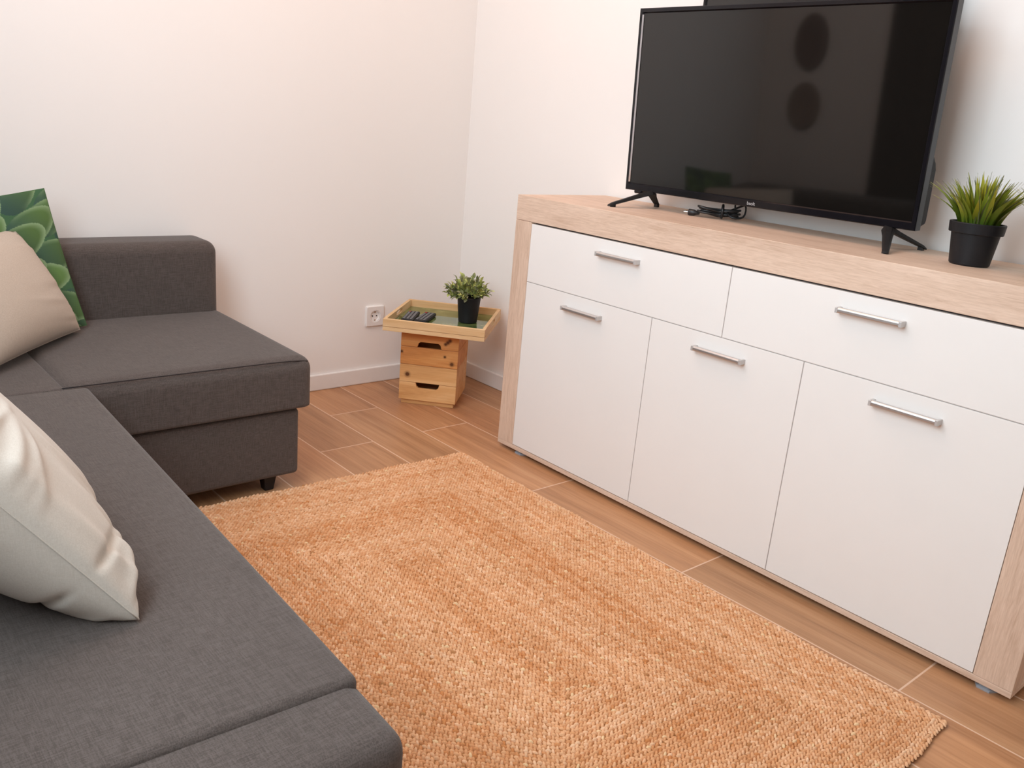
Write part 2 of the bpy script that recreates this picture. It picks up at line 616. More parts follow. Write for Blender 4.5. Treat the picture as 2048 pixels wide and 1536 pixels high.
g.box(*L3((X0 + 1.5938, X0 + W, YF, YF + 0.05, ZB + 0.0004, ZT - 0.0004)))
g.box(*L3((X0 + W - 0.020, X0 + W - 0.004, YF + 0.05, YB, ZB + 0.0004, ZT - 0.0004)))
g.out('side_panel', MAT['oak_z'], sb, bevel=0.001)
box('base_panel', L3((X0, X0 + W, YF, YB, ZS, ZB)), MAT['oak_x'], sb, bevel=0.001)
g = Geo()
g.box(*L3((XL - 0.012, XR + 0.012, YF + 0.02, YF + 0.024, ZB + 0.001, ZT - 0.001)))
g.box(*L3((X0 + 0.022, X0 + W - 0.022, YB - 0.006, YB - 0.002, ZB + 0.001, ZT - 0.001)))
g.out('carcass', MAT['core_light'], sb)
g = Geo()
g.box(*L3((XL - 0.011, XR + 0.011, YF + 0.0185, YF + 0.0199, ZT - 0.014, ZT - 0.0006)))
g.box(*L3((XL - 0.011, XL + 0.006, YF + 0.0185, YF + 0.0199, ZB + 0.001, ZT - 0.0145)))
g.box(*L3((XR - 0.006, XR + 0.011, YF + 0.0185, YF + 0.0199, ZB + 0.001, ZT - 0.0145)))
g.out('gap_shade_strip', MAT['core'], sb)  # dark strips behind the gaps, shade put in as colour
# strips added in the gaps between the fronts, grey paints them as lit
g = Geo()
g.box(*L3((XL + 0.001, XR - 0.001, YF + 0.0022, YF + 0.016, ZL - 0.0012, ZL + 0.0012)))
g.box(*L3((XD - 0.0012, XD + 0.0012, YF + 0.0022, YF + 0.016, ZL + 0.0014, ZT - 0.006)))
for xx_ in (X12, X23):
    g.box(*L3((xx_ - 0.0012, xx_ + 0.0012, YF + 0.0022, YF + 0.016, ZB + 0.002, ZL - 0.0014)))
g.out('lit_gap_strip', MAT['strip'], sb)
GAP = 0.0013
def front_panel(name, x0, x1, z0, z1, lab=None):
    ob = box(name, L3((x0 + GAP, x1 - GAP, YF, YF + 0.018, z0 + GAP, z1 - GAP)), MAT['front'], sb, bevel=0.0007)
    return ob
def handle(par, cx, cz):
    yc = YF
    hx = 0.078
    g = Geo()
    # bar: hollow profile with a rounded front
    prof = [(-0.020, -0.0062), (-0.0225, -0.003), (-0.0225, 0.003), (-0.020, 0.0064), (-0.011, 0.0068), (-0.011, -0.0062)]
    g.prism(prof, lambda p, k: (cx - OX + (-hx + 0.006 if k == 0 else hx - 0.006), yc - OY + p[0], cz + p[1]))
    h = g.out('handle', MAT['alu'], par, bevel=0.001)
    for s in (-1, 1):
        xa, xb = sorted((cx - OX + s * hx, cx - OX + s * (hx - 0.0065)))
        box('handle_end', (xa, xb, yc - OY - 0.0222, yc - OY + 0.0005, cz - 0.0062, cz + 0.0068), MAT['alu_end'], par, bevel=0.001)
    return h
TOPG = 0.0035
for (x0, x1) in ((XL, XD), (XD, XR)):
    p = front_panel('drawer', x0, x1, ZL, ZT - TOPG)
    handle(p, (x0 + x1) / 2, 0.7265)
for (x0, x1) in ((XL, X12), (X12, X23), (X23, XR)):
    p = front_panel('door', x0, x1, ZB + 0.0012, ZL)
    handle(p, (x0 + x1) / 2, 0.5415)
for fx in (X0 + 0.10, X0 + W - 0.055):
    for fy in (YF + 0.028, YB - 0.05):
        Geo().lathe([(0.026, 0.0), (0.027, 0.005), (0.020, 0.0065), (0.020, ZS + 0.0003)], (fx - OX, fy - OY, 0), 6).out('foot', MAT['grey_plastic'], sb)

# ------------------------------------------------------------------ televisions
def tv_frame_fn(bl, br, tl):
    """local frame: x along the screen, y out of the back, z up the screen"""
    bl, br, tl = Vector(bl), Vector(br), Vector(tl)
    ex = (br - bl).normalized()
    ez = (tl - bl)
    ez = (ez - ex * ez.dot(ex)).normalized()
    ey = ez.cross(ex)
    m = Matrix((ex, ey, ez)).transposed().to_4x4()
    m.translation = (bl + br) / 2
    return m, (br - bl).length, (tl - bl).length

def build_tv(root, w, h, side, topb, botb, depth):
    """bezel ring with sloped inner edge + sunk screen"""
    def rect(x0, x1, z0, z1, y):
        return [(x0, y, z0), (x1, y, z0), (x1, y, z1), (x0, y, z1)]
    hw = w / 2
    L = [rect(-hw, hw, 0, h, depth), rect(-hw, hw, 0, h, 0.002), rect(-hw + .002, hw - .002, .002, h - .002, 0.0),
         rect(-hw + side - .004, hw - side + .004, botb - .003, h - topb + .003, 0.0),
         rect(-hw + side, hw - side, botb, h - topb, 0.006)]
    v = [p for r in L for p in r]
    f = []
    for i in range(len(L) - 1):
        for k in range(4):
            f.append((i * 4 + k, i * 4 + (k + 1) % 4, (i + 1) * 4 + (k + 1) % 4, (i + 1) * 4 + k))
    f.append((0, 1, 2, 3))
    mk('bezel', v, f, MAT['tv_plastic'], root)
    v = rect(-hw + side + .0002, hw - side - .0002, botb + .0002, h - topb - .0002, 0.0055) + rect(-hw + side + .0002, hw - side - .0002, botb + .0002, h - topb - .0002, 0.009)
    mk('screen', v, [(0, 1, 2, 3), (4, 7, 6, 5), (0, 4, 5, 1), (1, 5, 6, 2), (2, 6, 7, 3), (3, 7, 4, 0)], MAT['screen'], root)

MAT['highlight'] = plain('polished_highlight_strip', (0.85, 0.85, 0.92), 0.12, 0.5, metal=1.0, var=0.02)
bl, br, tl = (1.056, -0.200, 0.898), (1.966, -0.183, 0.9025), (1.053, -0.225, 1.4135)
m4, TW, TH = tv_frame_fn(bl, br, tl)
tv = thing('television', 'large black flat screen television on splayed feet on the sideboard', 'television')
tv.matrix_world = m4
inv = m4.inverted()
build_tv(tv, TW, TH, 0.0145, 0.0135, 0.021, 0.028)
xa = -TW / 2 + 0.0145
mk('highlight_strip', [(xa - .0033, -0.0003, 0.024), (xa - .0033, -0.0003, TH - 0.017), (xa - .0006, 0.0042, TH - 0.017), (xa - .0006, 0.0042, 0.024),
                  (xa - .0040, 0.0010, 0.024), (xa - .0040, 0.0010, TH - 0.017), (xa - .0012, 0.0055, TH - 0.017), (xa - .0012, 0.0055, 0.024)],
   [(0, 1, 2, 3), (4, 7, 6, 5), (0, 4, 5, 1), (1, 5, 6, 2), (2, 6, 7, 3), (3, 7, 4, 0)], MAT['highlight'], tv)  # strip added on the left bezel only, stands for a bright highlight
# back housing, deeper at the lower half
prof = [(0.028, 0.004), (0.062, 0.012), (0.066, 0.02), (0.066, 0.14), (0.058, 0.155), (0.034, 0.18), (0.034, TH - 0.02), (0.028, TH - 0.012)]
Geo().prism(prof, lambda p, k: ((-TW / 2 + 0.02 if k == 0 else TW / 2 - 0.005), p[0], p[1])).out('back_cover', MAT['tv_matt'], tv, bevel=0.004)
Geo().box(-TW / 2 + 0.035, -TW / 2 + 0.065, 0.001, 0.02, -0.009, 0.003).out('sensor', MAT['tv_plastic'], tv, bevel=0.004)
tc = bpy.data.curves.new('logo_text', 'FONT')
tc.body = 'bsolt'
tc.size = 0.013
tc.align_x = 'CENTER'
tc.extrude = 0.0003
to = bpy.data.objects.new('logo_tmp', tc)
COL.objects.link(to)
bpy.context.view_layer.update()
lm = bpy.data.meshes.new_from_object(to)
bpy.data.objects.remove(to)
lm.name = 'logo'
lm.transform(Matrix.Rotation(math.radians(90), 4, 'X'))
lm.materials.clear()
lm.materials.append(MAT['logo'])
lo = bpy.data.objects.new('logo', lm)
COL.objects.link(lo)
lo.parent = tv
lo.location = (0.0, -0.0004, 0.0058)

def tv_foot(apex, front, back):
    """A-shaped foot made of two tapered legs; all points in the world"""
    g = Geo()
    for tip, wid in ((front, 0.009), (back, 0.009)):
        a, t = Vector(apex), Vector(tip)
        dirv = (t - a)
        side = dirv.cross(Vector((0, 0, 1))).normalized()
        nrm = side.cross(dirv).normalized()
        if nrm.z < 0:
            nrm = -nrm
        secs = []
        for q, hw, th in ((0.0, 0.017, 0.018), (0.25, 0.013, 0.014), (0.9, wid, 0.010), (1.0, wid * 0.7, 0.006)):
            p = a + dirv * q
            secs.append([p + side * hw, p + side * hw * 0.6 + Vector((0, 0, th)) * 0.8, p - side * hw * 0.6 + Vector((0, 0, th)) * 0.8, p - side * hw])
        v = [inv @ x for s in secs for x in s]
        f = []
        for i in range(3):
            for k in range(4):
                f.append((i * 4 + k, i * 4 + (k + 1) % 4, (i + 1) * 4 + (k + 1) % 4, (i + 1) * 4 + k))
        f += [(0, 1, 2, 3), (12, 13, 14, 15)]
        g.add(v, f)
    ft = g.out('stand_foot', MAT['tv_matt'], tv, bevel=0.002)
    for tip in (front, back):
        p = Vector(tip)
        q = Vector(apex)
        e = p + (q - p) * 0.12
        pl = [inv @ Vector((e.x + dx, e.y + dy, z)) for z in (0.8503, e.z + 0.004) for dx, dy in ((-.006, -.006), (.006, -.006), (.006, .006), (-.006, .006))]
        Geo().add(pl, [(0, 1, 2, 3), (4, 7, 6, 5), (0, 4, 5, 1), (1, 5, 6, 2), (2, 6, 7, 3), (3, 7, 4, 0)]).out('rubber_pad', MAT['cable'], ft)
tv_foot((1.155, -0.190, 0.893), (1.105, -0.322, 0.8515), (1.110, -0.100, 0.8515))
tv_foot((1.900, -0.178, 0.893), (1.958, -0.290, 0.8515), (1.948, -0.062, 0.8515))

m5, w5, h5 = tv_frame_fn((1.150, -0.062, 1.16), (1.875, -0.062, 1.16), (1.150, -0.062, 1.585))
tw = thing('wall_television', 'dark glossy flat screen on the wall, mostly hidden behind the front television', 'television')
tw.matrix_world = m5
build_tv(tw, w5, h5, 0.012, 0.012, 0.016, 0.03)
box('wall_bracket', (-0.12, 0.12, 0.03, 0.0619, 0.1, 0.3), MAT['tv_matt'], tw)

# ------------------------------------------------------------------ coiled cable
cb = thing('power_cable', 'black coiled power cable with plug in front of the television', 'cable', (1.38, -0.15, 0.85))
g = Geo()
cx0, cy0 = 1.385, -0.15
ax = Vector((0.80, 0.60, 0)).normalized()
ay = Vector((-0.60, 0.80, 0)).normalized()
pts = []
base = Vector((0, 0, 0))
turns = 5
for i in range(turns * 16 + 1):
    t = 2 * math.pi * i / 16
    k = i / 16
    rx = 0.066 + 0.006 * math.sin(k * 2.1)
    ry = (0.020 + 0.004 * math.cos(k * 1.7)) * (0.35 + 0.65 * abs(math.cos(t)) ** 0.8)
    p = ax * (rx * math.cos(t)) + ay * (ry * math.sin(t) + 0.004 * math.sin(k * 3))
    z = 0.006 + 0.0055 * (k % 5) * 0.8 + 0.010 * abs(math.cos(t)) * (0.5 + 0.5 * math.sin(k * 2.3))
    pts.append(Vector((p.x, p.y, z)))
pts += [Vector((0.045, 0.030, 0.028)), Vector((0.040, 0.034, 0.048)), Vector((0.055, 0.045, 0.056)), Vector((0.075, 0.045, 0.040)), Vector((0.080, 0.030, 0.014)),
        Vector((0.060, 0.0, 0.010)), Vector((0.03, 0.01, 0.022)), Vector((0.055, 0.05, 0.042)), Vector((0.085, 0.075, 0.058)), Vector((0.10, 0.085, 0.075))]
g.tube(catmull(pts, 3), 0.0031, 8)
g.out('cord', MAT['cable'], cb, smooth=True, sharp=60)
cb.scale = (0.84, 0.84, 1.0)
tie = [Vector((0.010, 0.006, 0.0225)) + ay * (0.017 * math.cos(a)) + Vector((0, 0, 0.017 * math.sin(a))) for a in np.linspace(0, 2 * math.pi, 14)[:-1]]
Geo().tube(tie, 0.005, 8, True).out('tie', MAT['cable'], cb, smooth=True)
pp = -ax * 0.075 + ay * 0.012 + Vector((0, 0, 0.010))
dirp = (-ax * 0.95 + ay * 0.25).normalized()
pg = Geo().tube([pp + ax * 0.012, pp, pp + dirp * 0.008, pp + dirp * 0.026, pp + dirp * 0.028], [0.004, 0.006, 0.009, 0.0095, 0.008], 12).out('plug', MAT['cable'], cb, smooth=True, sharp=40)
for s in (-1, 1):
    q = pp + dirp * 0.027 + ay * 0.0 + Vector((0, 0, 0.0)) + dirp.cross(Vector((0, 0, 1))) * (0.0045 * s)
    Geo().tube([q, q + dirp * 0.016], 0.0018, 8).out('prong', MAT['metal'], pg, smooth=True, sharp=40)

# ------------------------------------------------------------------ potted plants
def pot(parent, rb, rt, h, collar, wall=0.003):
    if collar:
        pr = [(rb - 0.003, 0.0), (rb, 0.003), (rt - 0.006, h * 0.74), (rt - 0.001, h * 0.75), (rt, h * 0.76), (rt + 0.002, h - 0.002), (rt + 0.001, h), (rt - wall, h), (rt - wall - 0.004, h - 0.016)]
    else:
        pr = [(rb - 0.003, 0.0), (rb, 0.003), (rt, h - 0.002), (rt - 0.001, h), (rt - wall, h), (rt - wall - 0.002, h - 0.014)]
    Geo().lathe(pr, (0, 0, 0), 48).out('pot', MAT['pot'], parent, smooth=True, sharp=28)
    Geo().lathe([(0.001, h - 0.010), (rt - wall - 0.003, h - 0.0125)], (0, 0, 0), 32, cap=False).out('soil', MAT['soil'], parent)

def grass_mesh(parent, n, hmax, spread, base_r, z0, seed):
    r = random.Random(seed)
    v, f, col = [], [], []
    for i in range(n):
        a = r.uniform(0, 2 * math.pi)
        br = base_r * math.sqrt(r.random())
        rel = br / base_r
        thin = r.random() < 0.3
        hgt = hmax * r.uniform(0.62, 1.0) * (1 - 0.22 * rel)
        lean = spread * (0.06 + 0.80 * rel ** 1.5 * r.uniform(0.5, 1.15) + 0.15 * r.random())
        wd = r.uniform(0.0040, 0.0072) if not thin else r.uniform(0.0010, 0.0017)
        if thin:
            hgt *= 1.03
        aa = a + r.uniform(-0.4, 0.4)
        dr = Vector((math.cos(aa), math.sin(aa), 0))
        sd = Vector((-math.sin(aa + r.uniform(-.9, .9)), math.cos(aa + r.uniform(-.5, .5)), 0)).normalized()
        p0 = Vector((br * math.cos(a), br * math.sin(a), z0))
        K = 7
        s0 = len(v)
        yel = r.random()
        for k in range(K + 1):
            t = k / K
            p = p0 + dr * (lean * t ** 1.7) + Vector((0, 0, hgt * (t - 0.12 * t ** 3 * (lean / spread))))
            w = wd * (0.75 + 0.9 * t * (1 - t) * 2) * (1 - t ** 2.2) + 0.0002
            v += [p - sd * w, p + sd * w + dr * 0.0008]
            g0 = np.array((0.030, 0.080, 0.007))
            g1 = np.array((0.24, 0.29, 0.02)) if yel > 0.45 else np.array((0.42, 0.40, 0.03))
            if thin:
                g0, g1 = np.array((0.09, 0.10, 0.03)), np.array((0.13, 0.14, 0.06))
            cc = g0 * (1 - t) + g1 * t
            if not thin and t > 0.9:
                cc = np.array((0.42, 0.40, 0.14))
            col += [cc * 0.9, cc]
        for k in range(K):
            q = s0 + 2 * k
            f.append((q, q + 1, q + 3, q + 2))
    o = mk('grass_blades', v, f, MAT['grass'], parent, smooth=True)
    set_colors(o, 'tone', np.array(col))
    return o

gp = thing('grass_plant', 'whole artificial grass plant in black pot, just right of the television', 'plant', (2.113, -0.207, H), 0, 'grass plants on the sideboard')
pot(gp, 0.042, 0.056, 0.094, True)
grass_mesh(gp, 190, 0.138, 0.085, 0.036, 0.080, 3)
gq = gp.copy()
COL.objects.link(gq)
gq.location = (2.277, -0.204, H)
gq.rotation_euler = (0, 0, 2.1)
gq['label'] = 'artificial grass plant in black pot cut off by the right photo edge'
for ch in list(gp.children):
    c2 = ch.copy()
    COL.objects.link(c2)
    c2.parent = gq

# ------------------------------------------------------------------ crate side table
CA = math.radians(42.3)
CX, CY = 0.279, -0.314
PD, PM, PL = (0.58, 0.27, 0.09), (0.78, 0.43, 0.175), (0.87, 0.55, 0.26)
MAT['pine'] = mat_wood('pine_boards', 0, PD, PM, PL, 0.2, 0.5, 0.0, 1.0, 0.3)
MAT['pine_dark'] = mat_wood('orange_pine_boards', 0, (0.52, 0.19, 0.055), (0.70, 0.30, 0.09), (0.80, 0.41, 0.15), 0.2, 0.5)
def crate(name, label, loc, flip, mats, HT, zb, lev):
    t = thing(name, label, 'crate', loc, CA, 'stacked pine crates')
    HW = 0.11
    th = 0.012
    def zz(z):
        return HT - z if flip else z
    def bx(n, b, m):
        z0, z1 = sorted((zz(b[4]), zz(b[5])))
        return box(n, (b[0], b[1], b[2], b[3], z0, z1), m, t, bevel=0.0015)
    bx('base', (-HW + 0.008, HW - 0.008, -HW + 0.008, HW - 0.008, 0.0, zb), mats[0])
    for i, (z0, z1) in enumerate(lev):
        for s in (-1, 1):
            yy = sorted((s * HW, s * (HW - th)))
            if i == 0:
                # handle notch cut in the board's inner edge
                n0, n1, dp = -0.047, 0.045, 0.021
                poly = [(-HW, z0), (HW, z0), (HW, z1), (n1, z1), (n1 - 0.004, z1 - dp * 0.7), (n1 - 0.012, z1 - dp), (n0 + 0.012, z1 - dp), (n0 + 0.004, z1 - dp * 0.7), (n0, z1), (-HW, z1)]
                Geo().prism(poly, lambda p, k: (p[0], yy[k], zz(p[1]))).out('side_board', mats[1 + i], t, bevel=0.001)
            else:
                bx('side_board', (-HW, HW, yy[0], yy[1], z0, z1), mats[1 + i])
            xx = sorted((s * HW, s * (HW - th)))
            bx('side_board', (xx[0], xx[1], -HW + th + 0.0003, HW - th - 0.0003, z0, z1), mats[1 + i])
    return t
k1 = mat_wood('pine_board_big_knot', 0, PD, PM, PL, 0.2, 0.5, knots=((-0.080, -0.11, 0.118, 0.0095),))
k2 = mat_wood('orange_pine_two_knots', 0, (0.52, 0.19, 0.055), (0.70, 0.30, 0.09), (0.80, 0.41, 0.15), 0.2, 0.5, knots=((0.060, -0.11, 0.044, 0.005), (-0.106, -0.11, 0.048, 0.006), (0.088, -0.11, 0.018, 0.008)))
k3 = mat_wood('orange_pine_long_knot', 0, (0.52, 0.19, 0.055), (0.70, 0.30, 0.09), (0.80, 0.41, 0.15), 0.2, 0.5, knots=((0.076, -0.11, 0.108, 0.007), (0.068, -0.11, 0.100, 0.007), (0.060, -0.11, 0.093, 0.006)))
crate('wooden_crate', 'lower pine crate of the stack, standing on the floor with a dark round knot', (CX, CY, 0.0), False, (MAT['pine'], MAT['pine'], k1), 0.157, 0.018, ((0.0175, 0.0875), (0.0885, 0.1565)))
crate('wooden_crate', 'upper orange pine crate of the stack, upside down right under the tray', (CX, CY, 0.1570), True, (MAT['pine_dark'], k3, k2), 0.1405, 0.010, ((0.0085, 0.0700), (0.0710, 0.1400)))

TA = math.radians(41.5)
tr = thing('serving_tray', 'pale pine serving tray with green glossy bottom resting on the stacked crates', 'tray', (0.299, -0.293, 0.2978), TA)
tw_, td_, th_ = 0.379 / 2, 0.386 / 2, 0.012
TZ = 0.0445
MAT['tray_pine'] = mat_wood('pale_tray_pine', 0, (0.62, 0.36, 0.16), (0.74, 0.49, 0.25), (0.82, 0.60, 0.36), 0.25, 0.5)
MAT['tray_pine_y'] = mat_wood('pale_tray_pine_cross', 1, (0.62, 0.36, 0.16), (0.74, 0.49, 0.25), (0.82, 0.60, 0.36), 0.25, 0.5)
box('tray_base', (-tw_, tw_, -td_, td_, 0.0, 0.0145), MAT['tray_pine'], tr, bevel=0.001)
box('tray_inlay', (-tw_ + th_, tw_ - th_, -td_ + th_, td_ - th_, 0.0146, 0.0170), MAT['tray_print'], tr)
for s in (-1, 1):
    yy = sorted((s * td_, s * (td_ - th_)))
    box('rail', (-tw_, tw_, yy[0], yy[1], 0.0155, TZ), MAT['tray_pine'], tr, bevel=0.0015)
    xx = sorted((s * tw_, s * (tw_ - th_)))
    # rail with an oval hand hole
    NN = 48
    yh = td_ - th_ - 0.0003
    zc = (0.0155 + TZ) / 2 + 0.001
    zh = (TZ - 0.0155) / 2
    outer, inner = [], []
    for k in range(NN):
        a = 2 * math.pi * (k + 0.5) / NN
        ca, sa = math.cos(a), math.sin(a)
        kk = 1 / max(abs(ca), abs(sa))
        outer.append((ca * kk * yh, zc - 0.001 + sa * kk * zh))
        yi = max(-0.04, min(0.04, ca * kk * 0.055))
        inner.append((np.sign(ca) * min(abs(ca * kk) * 0.035, 0.035) + 0.008 * ca, zc + 0.008 * sa))
    v, f = [], []
    for x in xx:
        v += [(x, *p) for p in outer] + [(x, *p) for p in inner]
    for k in range(NN):
        j = (k + 1) % NN
        f.append((k, j, NN + j, NN + k))
        f.append((2 * NN + k, 3 * NN + k, 3 * NN + j, 2 * NN + j))
        f.append((k, 2 * NN + k, 2 * NN + j, j))
        f.append((NN + k, NN + j, 3 * NN + j, 3 * NN + k))
    mk('rail', v, f, MAT['tray_pine_y'], tr)

TRZ = 0.2978 + 0.0171
# leafy plant on the tray
lp = thing('potted_leafy_plant', 'small leafy green plant in black pot standing on the wooden tray', 'plant', (0.352, -0.222, TRZ))
pot(lp, 0.036, 0.045, 0.099, False)
def leafy(parent, seed):
    r = random.Random(seed)
    v, f, col = [], [], []
    def leaf(p, dirv, L, w, c):
        side = dirv.cross(Vector((r.uniform(-.5, .5), r.uniform(-.5, .5), 1))).normalized()
        nrm = side.cross(dirv).normalized()
        s0 = len(v)
        K = 5
        for k in range(K + 1):
            t = k / K
            ww = w * math.sin(math.pi * min(1, t * 0.9 + 0.08)) ** 0.8
            cpt = p + dirv * (L * t) + nrm * (0.18 * L * math.sin(t * 2.6))
            v.extend([cpt - side * ww + nrm * ww * 0.35, cpt, cpt + side * ww + nrm * ww * 0.35])
            b = 0.75 + 0.5 * t
            col.extend([c * b, c * b * 0.85, c * b])
        for k in range(K):
            q = s0 + 3 * k
            f.append((q, q + 1, q + 4, q + 3))
            f.append((q + 1, q + 2, q + 5, q + 4))
    for i in range(42):
        a = r.uniform(0, 2 * math.pi)
        el = r.uniform(0.12, 1.35)
        L = r.uniform(0.052, 0.076) * (1.0 if el < 1 else 0.92)
        dv = Vector((math.cos(a) * math.cos(el), math.sin(a) * math.cos(el), math.sin(el)))
        p0 = Vector((0.018 * math.cos(a), 0.018 * math.sin(a), 0.087))
        nl = 9
        for k in range(nl):
            t = 0.30 + 0.70 * k / (nl - 1)
            pt = p0 + dv * (L * t) + Vector((0, 0, 0.012 * t))
            az = r.uniform(0, 2 * math.pi)
            o1 = dv.orthogonal().normalized()
            o2 = dv.cross(o1)
            ld = (dv * r.uniform(0.5, 1.1) + (o1 * math.cos(az) + o2 * math.sin(az)) * (0.8 if k < nl - 1 else 0.15)).normalized()
            base = np.array(r.choice([(0.33, 0.38, 0.11), (0.42, 0.48, 0.15), (0.24, 0.27, 0.12), (0.52, 0.56, 0.18), (0.28, 0.28, 0.16)]))
            leaf(pt, ld, r.uniform(0.019, 0.029), r.uniform(0.0055, 0.0082), base)
    o = mk('leaves', v, f, MAT['leaf'], parent, smooth=True)
    set_colors(o, 'tone', np.clip(np.array(col), 0, 1))
leafy(lp, 5)

# remote controls on the tray
def remote(label, u, w, rot, tilt, L=0.155, wd=0.047):
    ca, sa = math.cos(TA), math.sin(TA)
    x = 0.299 + u * ca - w * sa
    y = -0.293 + u * sa + w * ca
    t = thing('remote_control', label, 'remote control', (x, y, TRZ + 0.0004), TA + rot, 'remote controls on the tray')
    t.rotation_euler = (tilt, 0, TA + rot)
    box('case', (-wd / 2, wd / 2, -L / 2, L / 2, 0.0, 0.014), MAT['tv_matt'], t, bevel=0.005, seg=3)
    for r_ in range(9):
        for c in range(3):
            bx_, by_ = (c - 1) * 0.0135, L / 2 - 0.018 - r_ * 0.0150
            b = box('button', (bx_ - 0.0045, bx_ + 0.0045, by_ - 0.0035, by_ + 0.0035, 0.0135, 0.0160), MAT['button_red'] if (r_ == 0 and c == 0) else MAT['button'], t, bevel=0.001)
    return t
MAT['button'] = plain('grey_rubber_buttons', (0.21, 0.20, 0.20), 0.6, 0.3)
MAT['button_red'] = plain('red_rubber_button', (0.35, 0.03, 0.02), 0.6, 0.3)
remote('black remote control on the tray, the one farther from the plant', -0.125, -0.035, 0.06, 0.0)
remote('black remote control on the tray, the one nearer the plant', -0.070, -0.028, -0.05, 0.0)

# ------------------------------------------------------------------ corner sofa
sf = thing('corner_sofa', 'dark grey fabric corner sofa along the left wall and foreground', 'sofa')
FAB = MAT['sofa']
soft_box('chaise_base', (0.05, 0.792, -2.40, -1.158, 0.048, 0.247), 0.014, FAB, sf)
soft_box('seat_cushion', (0.10, 0.806, -1.776, -1.119, 0.2485, 0.398), 0.040, FAB, sf, puff=0.003, rb=0.005)
soft_box('seat_cushion', (0.10, 0.806, -2.40, -1.762, 0.2485, 0.3935), 0.010, FAB, sf, puff=0.003, rb=0.005)
soft_box('backrest', (0.03, 0.202, -2.50, -1.138, 0.22, 0.624), 0.038, FAB, sf)
PX, PY = 0.815, -1.7145
rot = math.radians(-2.2)
def near(p):
    x, y = p[0] - PX, p[1] - PY
    return np.array([PX + x * math.cos(rot) - y * math.sin(rot), PY + x * math.sin(rot) + y * math.cos(rot), p[2]])
soft_box('sofa_base', (0.84, 2.14, -2.32, PY - 0.022, 0.048, 0.247), 0.014, FAB, sf, xf=near)
soft_box('seat_cushion', (0.822, 2.118, -2.30, PY - 0.003, 0.252, 0.399), 0.014, FAB, sf, puff=0.002, rb=0.005, xf=near)
soft_box('end_panel', (2.080, 2.236, -2.42, PY + 0.002, 0.048, 0.390), 0.032, FAB, sf, xf=near)
soft_box('backrest', (0.215, 2.118, -2.43, -2.275, 0.22, 0.640), 0.036, FAB, sf, xf=near)
# stitched seam along the front top edge of the chaise cushion
sp = catmull([(0.799, -1.770, 0.3925), (0.799, -1.5, 0.3925), (0.799, -1.25, 0.3915), (0.796, -1.17, 0.388), (0.789, -1.134, 0.382)], 6)
Geo().tube(sp, 0.0016, 6).out('piping', MAT['seam'], sf, smooth=True)
def leg(x, y):
    g = Geo()
    v = [(x + sx * q, y + sy * q, z) for z, q in ((0.0, 0.013), (0.0485, 0.020)) for sx, sy in ((-1, -1), (1, -1), (1, 1), (-1, 1))]
    g.add(v, [(0, 1, 2, 3), (4, 7, 6, 5), (0, 4, 5, 1), (1, 5, 6, 2), (2, 6, 7, 3), (3, 7, 4, 0)])
    g.out('leg', MAT['leg'], sf, bevel=0.002)
for (x, y) in ((0.750, -1.236), (0.12, -1.21), (0.12, -2.36), (2.13, -1.93), (2.13, -2.40)):
    leg(x, y)

